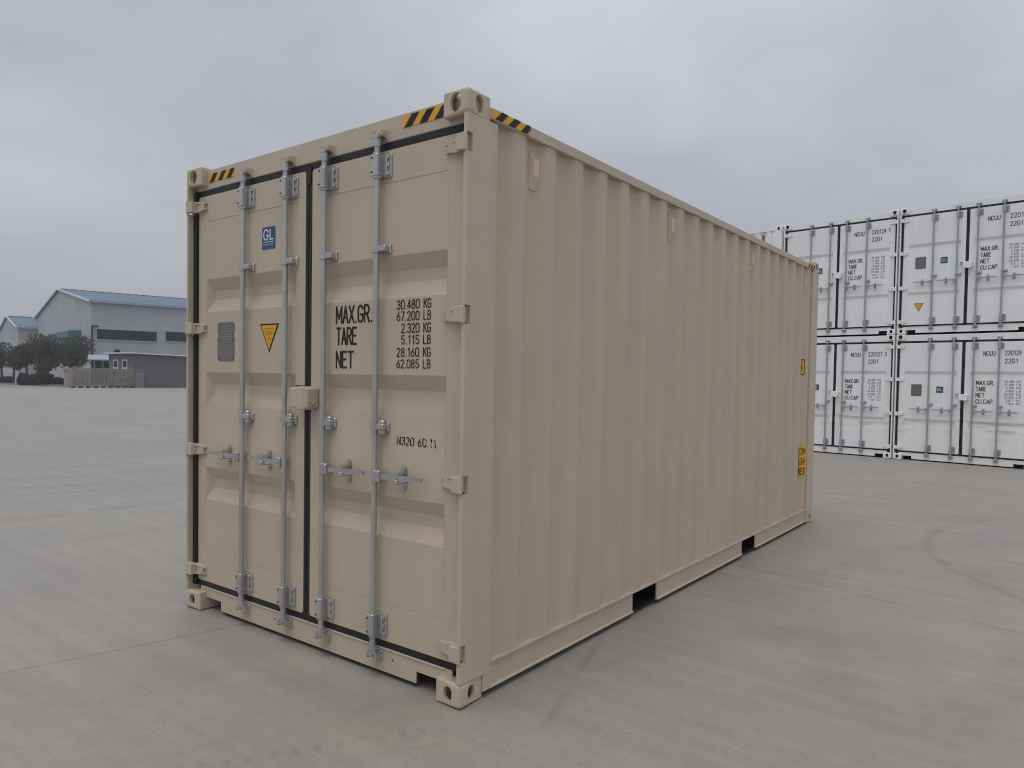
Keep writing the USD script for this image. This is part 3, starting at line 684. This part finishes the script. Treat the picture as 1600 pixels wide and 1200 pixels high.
for col, lev, num, tri, lab_ in ((0, 0, '220127 3', False, 'white container numbered 220127, bottom of the stack nearest the beige container'),
                                 (0, 1, '220124 7', False, 'white container numbered 220124, on top of the one numbered 220127'),
                                 (1, 0, '220129', False, 'white container numbered 220129, on the ground at the right edge of the photo'),
                                 (1, 1, '2201', True, 'white container with a yellow warning triangle on its door, upper right of the stack')):
    o = P0 + D2 * (col * STEP + .012)
    build_container('white_shipping_container', lab_, (o[0], o[1], .004 + lev * (H2 + .004)), A2, H2, 'white',
                    {'doors': white_marks('NCUU', num, tri), 'paint': 'white_paint_scuffed' if lev == 0 else 'white_paint'}, rowA)
# two more, side-on, at the left end of the row
o = P0 - D2 * (L + .03) - W * np.array([math.sin(A2), -math.cos(A2)])
for lev, lab_ in ((0, 'white container lying side-on at ground level, under the other side-on one'), (1, 'white container turned side-on, its vented corrugated side peeping over the beige roof')):
    t, h, s = build_container('white_shipping_container', lab_, (o[0], o[1], .004 + lev * (H2 + .004)), A2 - math.pi / 2, H2, 'white', {'doors': lambda d, s: None, 'paint': 'white_paint_scuffed' if lev == 0 else 'white_paint'}, rowA)
    if lev == 1:
        for y in (.568, 5.593):
            xw = WALL_X - .036; z = 2.36
            add(t, 'vent', bx(xw - .001, xw + .028, y - .03, y + .03, z - .07, z + .07, .006), 'grey_print', 25)

# ------------------------------------------------------------------ the far side of the yard
def frame(p, q):
    """A local frame on the line from p to q: x along it, y to the left of it."""
    d = (np.array(q) - p); L_ = np.linalg.norm(d); return math.atan2(d[1], d[0]), L_
def gable_hall(name, label, corner, yaw, wid, lng, eave, ridge, asym=.5):
    """x runs along the long side away from the corner, y along the gable; the corner is the origin."""
    t = thing(name, label, 'warehouse', (*corner, 0), yaw)
    gab = Polygon([(0, 0), (wid, 0), (wid, eave), (wid * asym, ridge), (0, eave)])
    m = ext(gab, lng); m.vertices = m.vertices[:, [2, 0, 1]]
    add(t, 'wall', m, 'pale_sheet_wall', False)
    th = .14
    for a, b in (((-.35, eave - .10), (wid * asym, ridge + .02)), ((wid * asym, ridge + .02), (wid + .35, eave - .10))):
        r = Polygon([a, b, (b[0], b[1] + th), (a[0], a[1] + th)]); r = r.buffer(0)
        m = ext(r, lng + .5); m.vertices = m.vertices[:, [2, 0, 1]] + [-.25, 0, 0.01]
        add(t, 'roof', m, 'blue_sheet_roof', False)
    for a, b in (((-.40, eave - .16), (wid * asym, ridge - .03)), ((wid * asym, ridge - .03), (wid + .40, eave - .16))):
        r = Polygon([a, b, (b[0], b[1] + .28), (a[0], a[1] + .28)]).buffer(0)
        m = ext(r, .16); m.vertices = m.vertices[:, [2, 0, 1]] + [-.42, 0, 0]
        add(t, 'verge_trim', m, 'trim_white', False)
    add(t, 'ridge_cap', cat([bx(x, x + 1.15, wid * asym - .35, wid * asym + .35, ridge + .10, ridge + .24, .04) for x in np.arange(.2, lng - 1.2, 1.4)]), 'dark_interior', False)
    add(t, 'gutter', bx(0, lng, -.50, -.36, eave - .22, eave - .04, .02), 'pale_blue_sheet')
    return t
# the hall: its corner, yaw and size follow from where its eaves and ridge stand in the photograph
DC = 122.0
cor = bearing(142, DC); EV = height(142, 470, DC)
best = None
for yaw in np.radians(np.arange(40, 130, .5)):
    for wid in np.arange(18, 50, 1.0):
        dl, dg = np.array([math.cos(yaw), math.sin(yaw)]), np.array([-math.sin(yaw), math.cos(yaw)])
        def px(q, z):
            c = ROT.T @ (np.array([q[0], q[1], z]) - EYE); return 800 + CX + F * c[0] / -c[2], 600 + CY - F * c[1] / -c[2]
        lft = px(cor + dg * wid, EV)
        far = px(cor + dl * 18, EV); far2 = px(cor + dl * 24, EV)
        v290 = far[1] + (far2[1] - far[1]) * (290 - far[0]) / max(far2[0] - far[0], 1e-6)
        e = abs(lft[0] - 57) + abs(lft[1] - 498) + 1.5 * abs(v290 - 480.5)
        if best is None or e < best[0]: best = (e, yaw, wid)
_, YAW, WID = best
RG = height(93, 453, np.linalg.norm(cor + np.array([-math.sin(YAW), math.cos(YAW)]) * WID / 2 - EYE[:2]))
hall = gable_hall('warehouse', 'pale grey metal warehouse with a blue roof and long dark ribbon windows', cor, YAW, WID, 46, EV, RG)
def local_long(u, v):                                # where a sight line meets the hall's long wall: (x, z)
    n = np.array([math.sin(YAW), -math.cos(YAW)]); d = ROT @ np.array([(u - 800 - CX) / F, -(v - 600 - CY) / F, -1.0])
    s = ((cor - EYE[:2]) @ n) / (d[:2] @ n); q = EYE + s * d; r = q[:2] - cor
    return r @ [math.cos(YAW), math.sin(YAW)], q[2]
def local_gable(u, v):
    n = np.array([math.cos(YAW), math.sin(YAW)]); d = ROT @ np.array([(u - 800 - CX) / F, -(v - 600 - CY) / F, -1.0])
    s = ((cor - EYE[:2]) @ n) / (d[:2] @ n); q = EYE + s * d; r = q[:2] - cor
    return r @ [-math.sin(YAW), math.cos(YAW)], q[2]
for (u0, v0, u1, v1) in ((151, 514, 245, 531), (258.5, 518, 292, 533)):
    x0, za = local_long(u0, v0); x1, _ = local_long(u1, v1); _, zb = local_long(u0, v1 - (1 if u0 < 200 else 0))
    if u0 > 200: x1 = x0 + (local_long(245, 531)[0] - local_long(151, 514)[0])
    fr = cat(bx(x0 - .15, x1 + .15, -.10, .02, za, za + .15), bx(x0 - .15, x1 + .15, -.14, .02, zb - .15, zb), bx(x0 - .15, x0, -.10, .02, zb, za), bx(x1, x1 + .15, -.10, .02, zb, za))
    wdw = add(hall, 'window', fr, 'pale_sheet_wall', False)
    n = 9; st = (x1 - x0) / n
    for i in range(n): add(wdw, 'pane', bx(x0 + st * i + .04, x0 + st * (i + 1) - .04, -.03, -.006, zb, za), 'dark_glass', False)
    add(wdw, 'mullion', cat([bx(x0 + st * i - .03, x0 + st * i + .03, -.05, -.001, zb, za) for i in range(1, n)]), 'dark_interior', False)
xg0, zg1 = local_gable(127, 516); xg1, zg0 = local_gable(94, 523)
canopy = hull(*[(x, y, z) for y in (min(xg0, xg1), max(xg0, xg1)) for x, z in ((-.02, zg1), (-.02, zg1 - .15), (-1.7, zg1 - .12), (-1.7, zg1 - 1.05), (-.02, zg1 - 1.05))])
add(hall, 'door_canopy', canopy, 'teal_sheet', False)
xd, zd = local_long(141.5, 509); _, zlow = local_long(141, 556); xe, _ = local_long(153, 509)
add(hall, 'downpipe', cat(cyl((.15, -.16, 0), (.15, -.16, zd), .12, 8), cyl((.15, -.16, zd), (xe, -.16, zd), .12, 8)), 'trim_white' if 0 else 'dark_interior', 30)
# a second hall, farther to the left
D3 = 168.0
cor2 = bearing(28.5, D3); EV2 = height(28.5, 511.5, D3); W3 = 30
dg = np.array([-math.sin(YAW), math.cos(YAW)])
RG2 = height(11, 495, np.linalg.norm(cor2 + dg * W3 / 2 - EYE[:2]))
gable_hall('warehouse', 'smaller blue-roofed warehouse at the far left, behind the trees', cor2, YAW, W3, 46, EV2, RG2)

# low grey gatehouse
g0 = on_plane(207, 605.5, 2, 0)[:2]; g1 = on_plane(290, 606.2, 2, 0)[:2]
ya = math.radians(90); D = np.linalg.norm(g0 - EYE[:2])
bd = bearing(290, 1.0) - EYE[:2]; fd = np.array([math.cos(ya), math.sin(ya)])
ln = float(np.linalg.solve(np.c_[fd, -bd], EYE[:2] - g0)[0]); g1 = g0 + fd * ln
zl, zr = height(207, 550.5, D), height(290, 555.5, np.linalg.norm(g1 - EYE[:2]))
gh = thing('gatehouse', 'low dark grey gatehouse with a thin flat white roof beside the yard gate', 'gatehouse', (*g0, 0), ya)
ln2 = ln * 1.35; zr2 = zl + (zr - zl) * 1.35; dep = 5.0
m = ext(Polygon([(0, 0), (ln2, 0), (ln2, zr2 - .16), (0, zl - .16)]), dep); m.apply_transform(TO_DOOR); m.apply_translation([0, dep, 0])
add(gh, 'wall', m, 'grey_render', False)
r_ = Polygon([(-.35, zl - .12), (ln2 + .3, zr2 - .12), (ln2 + .3, zr2), (-.35, zl)])
m = ext(r_, dep + .8); m.apply_transform(TO_DOOR); m.apply_translation([0, dep + .4, 0])
add(gh, 'roof', m, 'trim_white', False)
for y in (1.5, 3.5):                                # two small windows in the wall that faces the gate
    wz0, wz1 = 1.15, 2.65
    f = add(gh, 'window', cat(bx(-.05, .01, y - .5, y + .5, wz1, wz1 + .1), bx(-.07, .01, y - .5, y + .5, wz0 - .1, wz0), bx(-.05, .01, y - .5, y - .4, wz0, wz1), bx(-.05, .01, y + .4, y + .5, wz0, wz1), bx(-.06, .01, y - .4, y + .4, 1.8, 1.98)), 'trim_white', False)
    for a, b in ((wz0, 1.8), (1.98, wz1)): add(f, 'pane', bx(-.02, -.004, y - .4, y + .4, a, b), 'dark_glass', False)
du = on_plane(186, 605.5, 2, 0)[:2]
dish = thing('roof_cowl', 'small dark dome-shaped cowl on top of the gatehouse roof', 'roof cowl', (*(g0 + np.array([-math.sin(ya), math.cos(ya)]) * 3.2), zl), ya)
sp = trimesh.creation.icosphere(2, .30); sp = trimesh.intersections.slice_mesh_plane(sp, [0, 0, 1], [0, 0, 0], cap=False)
add(dish, 'cap', cat(sp, trimesh.creation.cylinder(.30, .02, sections=24)) , 'undercoat', 30)
dd = stage.GetPrimAtPath(dish + '/cap'); 
add(dish, 'stem', cyl((0, 0, -.02), (0, 0, .02), .08), 'dark_interior')
UsdGeom.Xformable(dd).AddTranslateOp().Set(Gf.Vec3d(0, 0, .04))
# pillar between gate and gatehouse
pc = on_plane(213, 605.6, 2, 0)[:2]
pil = thing('gate_pillar', 'blue-grey square pillar where the sliding gate meets the gatehouse', 'pillar', (*(pc - np.array([-math.sin(ya), math.cos(ya)]) * .5), 0), ya)
zp = height(213, 577.5, D)
add(pil, 'shaft', bx(-.36, .36, -.3, .3, 0, zp - .12, .02), 'blue_grey_render'); add(pil, 'cap', bx(-.42, .42, -.36, .36, zp - .12, zp, .02), 'blue_grey_render')
# folding gate
ga, gb = on_plane(104, 606.2, 2, 0)[:2], on_plane(207.5, 605.8, 2, 0)[:2]
ya2, gl_ = frame(ga, gb)
gate = thing('folding_gate', 'retractable lattice gate of pale metal posts closing the yard entrance', 'gate', (*ga, 0), ya2)
zg = 1.78
add(gate, 'drive_head', cat(bx(-.1, .38, -.3, .3, .10, zg - .02, .05), bx(-.1, .1, -.32, .32, zg - .4, zg + .12, .06)), 'pink_grey_paint')
NP = 17; xs = np.linspace(.55, gl_ - .1, NP)
for i, x in enumerate(xs):
    add(gate, 'gate_post', cat(bx(x - .035, x + .035, -.19, -.12, .1, zg), bx(x - .035, x + .035, .12, .19, .1, zg), bx(x - .035, x + .035, -.19, .19, zg - .1, zg - .04), cyl((x, -.155, zg), (x, -.155, zg + .09), .06, 8, .02), cyl((x, .155, zg), (x, .155, zg + .09), .06, 8, .02)), 'steel_gate')
    if i % 2 == 0:
        add(gate, 'caster', cat(cyl((x, -.21, .09), (x, -.15, .09), .09, 12), cyl((x, .15, .09), (x, .21, .09), .09, 12)), 'undercoat')
for a, b in zip(xs[:-1], xs[1:]):
    for s in (-1, 1):
        br_ = []
        for z in np.arange(.22, zg - .35, .24):
            br_ += [cyl((a, s * .155, z), (b, s * .155, z + .30), .018, 6), cyl((a, s * .16, z + .30), (b, s * .16, z), .018, 6)]
        add(gate, 'lattice', cat(br_), 'steel_gate')
# an open shed with a pale blue lean-to roof, between the hall and the gatehouse
s0, s1 = bearing(137, 100), bearing(176, 100); ya3, ln3 = frame(s0, s1)
shed = thing('open_shed', 'open shed with a pale blue lean-to roof, dark inside, behind the gate', 'shed', (*s0, 0), ya3)
za, zb, zc = height(150, 555, 100), height(150, 563, 100), height(150, 578, 100)
add(shed, 'roof', hull(*[(x, y, z) for x in (0, ln3 + 3) for y, z in ((-.6, zb), (-.6, zb + .12), (3.2, za + .12), (3.2, za))]), 'pale_blue_sheet', False)
add(shed, 'back_wall', bx(.4, ln3 + 3, 3.0, 3.1, 0, za - .02), 'dark_interior', False)
for x in (.7, ln3 * .6, ln3 + 2.6): add(shed, 'post', bx(x - .08, x + .08, -.2, -.04, 0, zb + .02), 'blue_grey_render', False)

# kerb and road strip left of the gate
ka, kb = on_plane(-60, 604.0, 2, 0)[:2], on_plane(101, 605.0, 2, 0)[:2]
# trees and shrubs
def crown_mesh(rad, n, leaf, seed, lobes=9, flat=.8):
    r = np.random.default_rng(seed); v, f = [], []
    cs = r.normal(size=(lobes, 3)); cs /= np.linalg.norm(cs, axis=1, keepdims=True); cs *= r.uniform(.30, .72, (lobes, 1)) * rad; cs[:, 2] *= flat
    rs = r.uniform(.30, .52, lobes) * rad
    which = r.choice(lobes, n, p=rs ** 2 / (rs ** 2).sum())
    d = r.normal(size=(n, 3)); d /= np.linalg.norm(d, axis=1, keepdims=True)
    p = cs[which] + d * (rs[which] * r.uniform(.35, 1.08, n) ** .55)[:, None] * [1, 1, .85]
    a = r.normal(size=(n, 3)) + d * .6; a /= np.linalg.norm(a, axis=1, keepdims=True)
    b = np.cross(a, r.normal(size=(n, 3))); b /= np.linalg.norm(b, axis=1, keepdims=True); c = np.cross(a, b)
    s = leaf * r.uniform(.6, 1.4, (n, 1))
    V = np.stack([p - b * s, p + c * s * .55, p + b * s, p - c * s * .55], 1).reshape(-1, 3)
    V = (V - (V.max(0) + V.min(0)) / 2) / ((np.percentile(V, 99.7, axis=0) - np.percentile(V, .3, axis=0)) / 2)
    i = np.arange(n)[:, None] * 4
    return trimesh.Trimesh(V, np.vstack([i + [0, 1, 2], i + [0, 2, 3]]), process=False)
def tree(u0, u1, vt, vb, dist, trunk_u, label, mat, seed, n=1900):
    c = bearing((u0 + u1) / 2, dist); rad = (u1 - u0) / 2 * dist / F * 1.05
    zt, zb = height((u0 + u1) / 2, vt, dist), height((u0 + u1) / 2, vb, dist)
    b = bearing(trunk_u, dist)
    t = thing('tree', label, 'tree', (*b, 0), 0, 'trees in front of the warehouses')
    off = c - b
    m = crown_mesh(1.0, n, .10 / rad * 1.15, seed, 11); m.vertices = m.vertices * [rad, rad, (zt - zb) / 2 * 1.02]
    m.apply_translation([off[0], off[1], (zt + zb) / 2])
    add(t, 'crown', m, mat, False)
    zc = zb + (zt - zb) * .35; r0 = .16
    br_ = [cyl((0, 0, -.03), (off[0] * .4, off[1] * .4, zb + .3), r0, 9, r0 * .7)]
    rr = np.random.default_rng(seed + 50)
    for q in range(6):
        e = np.array([off[0], off[1], 0]) + rr.uniform(-.6, .6, 3) * rad * [1, 1, 0] + [0, 0, zc + rr.uniform(0, .4) * (zt - zb)]
        br_.append(cyl((off[0] * .4, off[1] * .4, zb + .2), e, r0 * .55, 7, .03))
    add(t, 'trunk', cat(br_), 'bark', 30)
tree(-14, 17, 536, 576, 107, 3, 'dark tree cut off by the left edge of the photo', 'dark_leaves', 11)
tree(14, 36, 540, 577, 104, 20.5, 'small thin-trunked tree second from the left edge of the photo', 'olive_leaves', 12, 1800)
tree(26, 56, 534, 576, 110, 42, 'bushy olive-green tree just left of the tallest tree', 'olive_leaves', 13)
tree(47, 96, 524, 580, 106, 66, 'largest and tallest rounded tree, in front of the warehouse gable', 'olive_leaves', 14, 3300)
tree(88, 138, 526, 576, 112, 108, 'broad dark tree below the teal canopy, nearest the ribbon window', 'dark_leaves', 15, 3400)
tree(58, 84, 546, 584, 115, 74, 'low dark tree filling the gap behind the tallest tree', 'dark_leaves', 16, 1800)
def shrub(u0, u1, vt, vb, dist, label, seed):
    c = bearing((u0 + u1) / 2, dist); rad = (u1 - u0) / 2 * dist / F * 1.1; zt = height((u0 + u1) / 2, vt, dist)
    t = thing('shrub', label, 'shrub', (*c, 0), 0, 'shrubs along the kerb')
    m = crown_mesh(1.0, 1500, .09 / rad, seed, 9, .6); m.vertices = m.vertices * [rad, rad, zt / 2 * 1.15]; m.apply_translation([0, 0, zt / 2 - .03])
    add(t, 'foliage', m, 'hedge_leaves', False)
shrub(-8, 14, 588, 597, 99, 'low shrub at the left edge of the photo, under the cut-off tree', 21)
shrub(32, 48, 584, 600, 92, 'leftmost shrub of the clump under the tallest tree', 22)
shrub(44, 66, 582, 601, 90, 'middle shrub of the clump under the tallest tree', 23)
shrub(62, 86, 583, 601.5, 89, 'rightmost shrub of the clump under the tallest tree', 24)
shrub(82, 104, 590, 602, 88, 'flat shrub just left of the gate head', 25)
kp0, kp1 = on_plane(-70, 597, 2, 0)[:2], on_plane(100, 603.4, 2, 0)[:2]
ky, kl = frame(kp0, kp1)
kt = thing('kerb', 'pale concrete kerb in front of the shrubs, left of the gate', 'kerb', (*kp0, 0), ky)
for i in range(int(kl / 1.5)):
    add(kt, 'kerb_stone', bx(i * 1.5 + .005, i * 1.5 + 1.495, 0, .16, -.03, .13, .012), 'blue_grey_render')

# ------------------------------------------------------------------ air
HAZE = 0.0009
if HAZE:
    vm = usdkit.material(stage, '/World/Looks/air', {'v': ('principled_volume', {'color': (0.86, 0.87, 0.90), 'density': HAZE, 'anisotropy': 0.3})}, volume='v.volume')
    MAT['air'] = vm
    hp = add('/World', 'haze', trimesh.creation.box(bounds=[[-1600, -1600, -1.2], [1600, 1600, 26]]), 'air', False)
    stage.GetPrimAtPath(hp).SetCustomDataByKey('kind', 'stuff')
    stage.GetPrimAtPath(hp).SetCustomDataByKey('label', 'thin pale haze over the yard and the far buildings'); stage.GetPrimAtPath(hp).SetCustomDataByKey('category', 'haze')
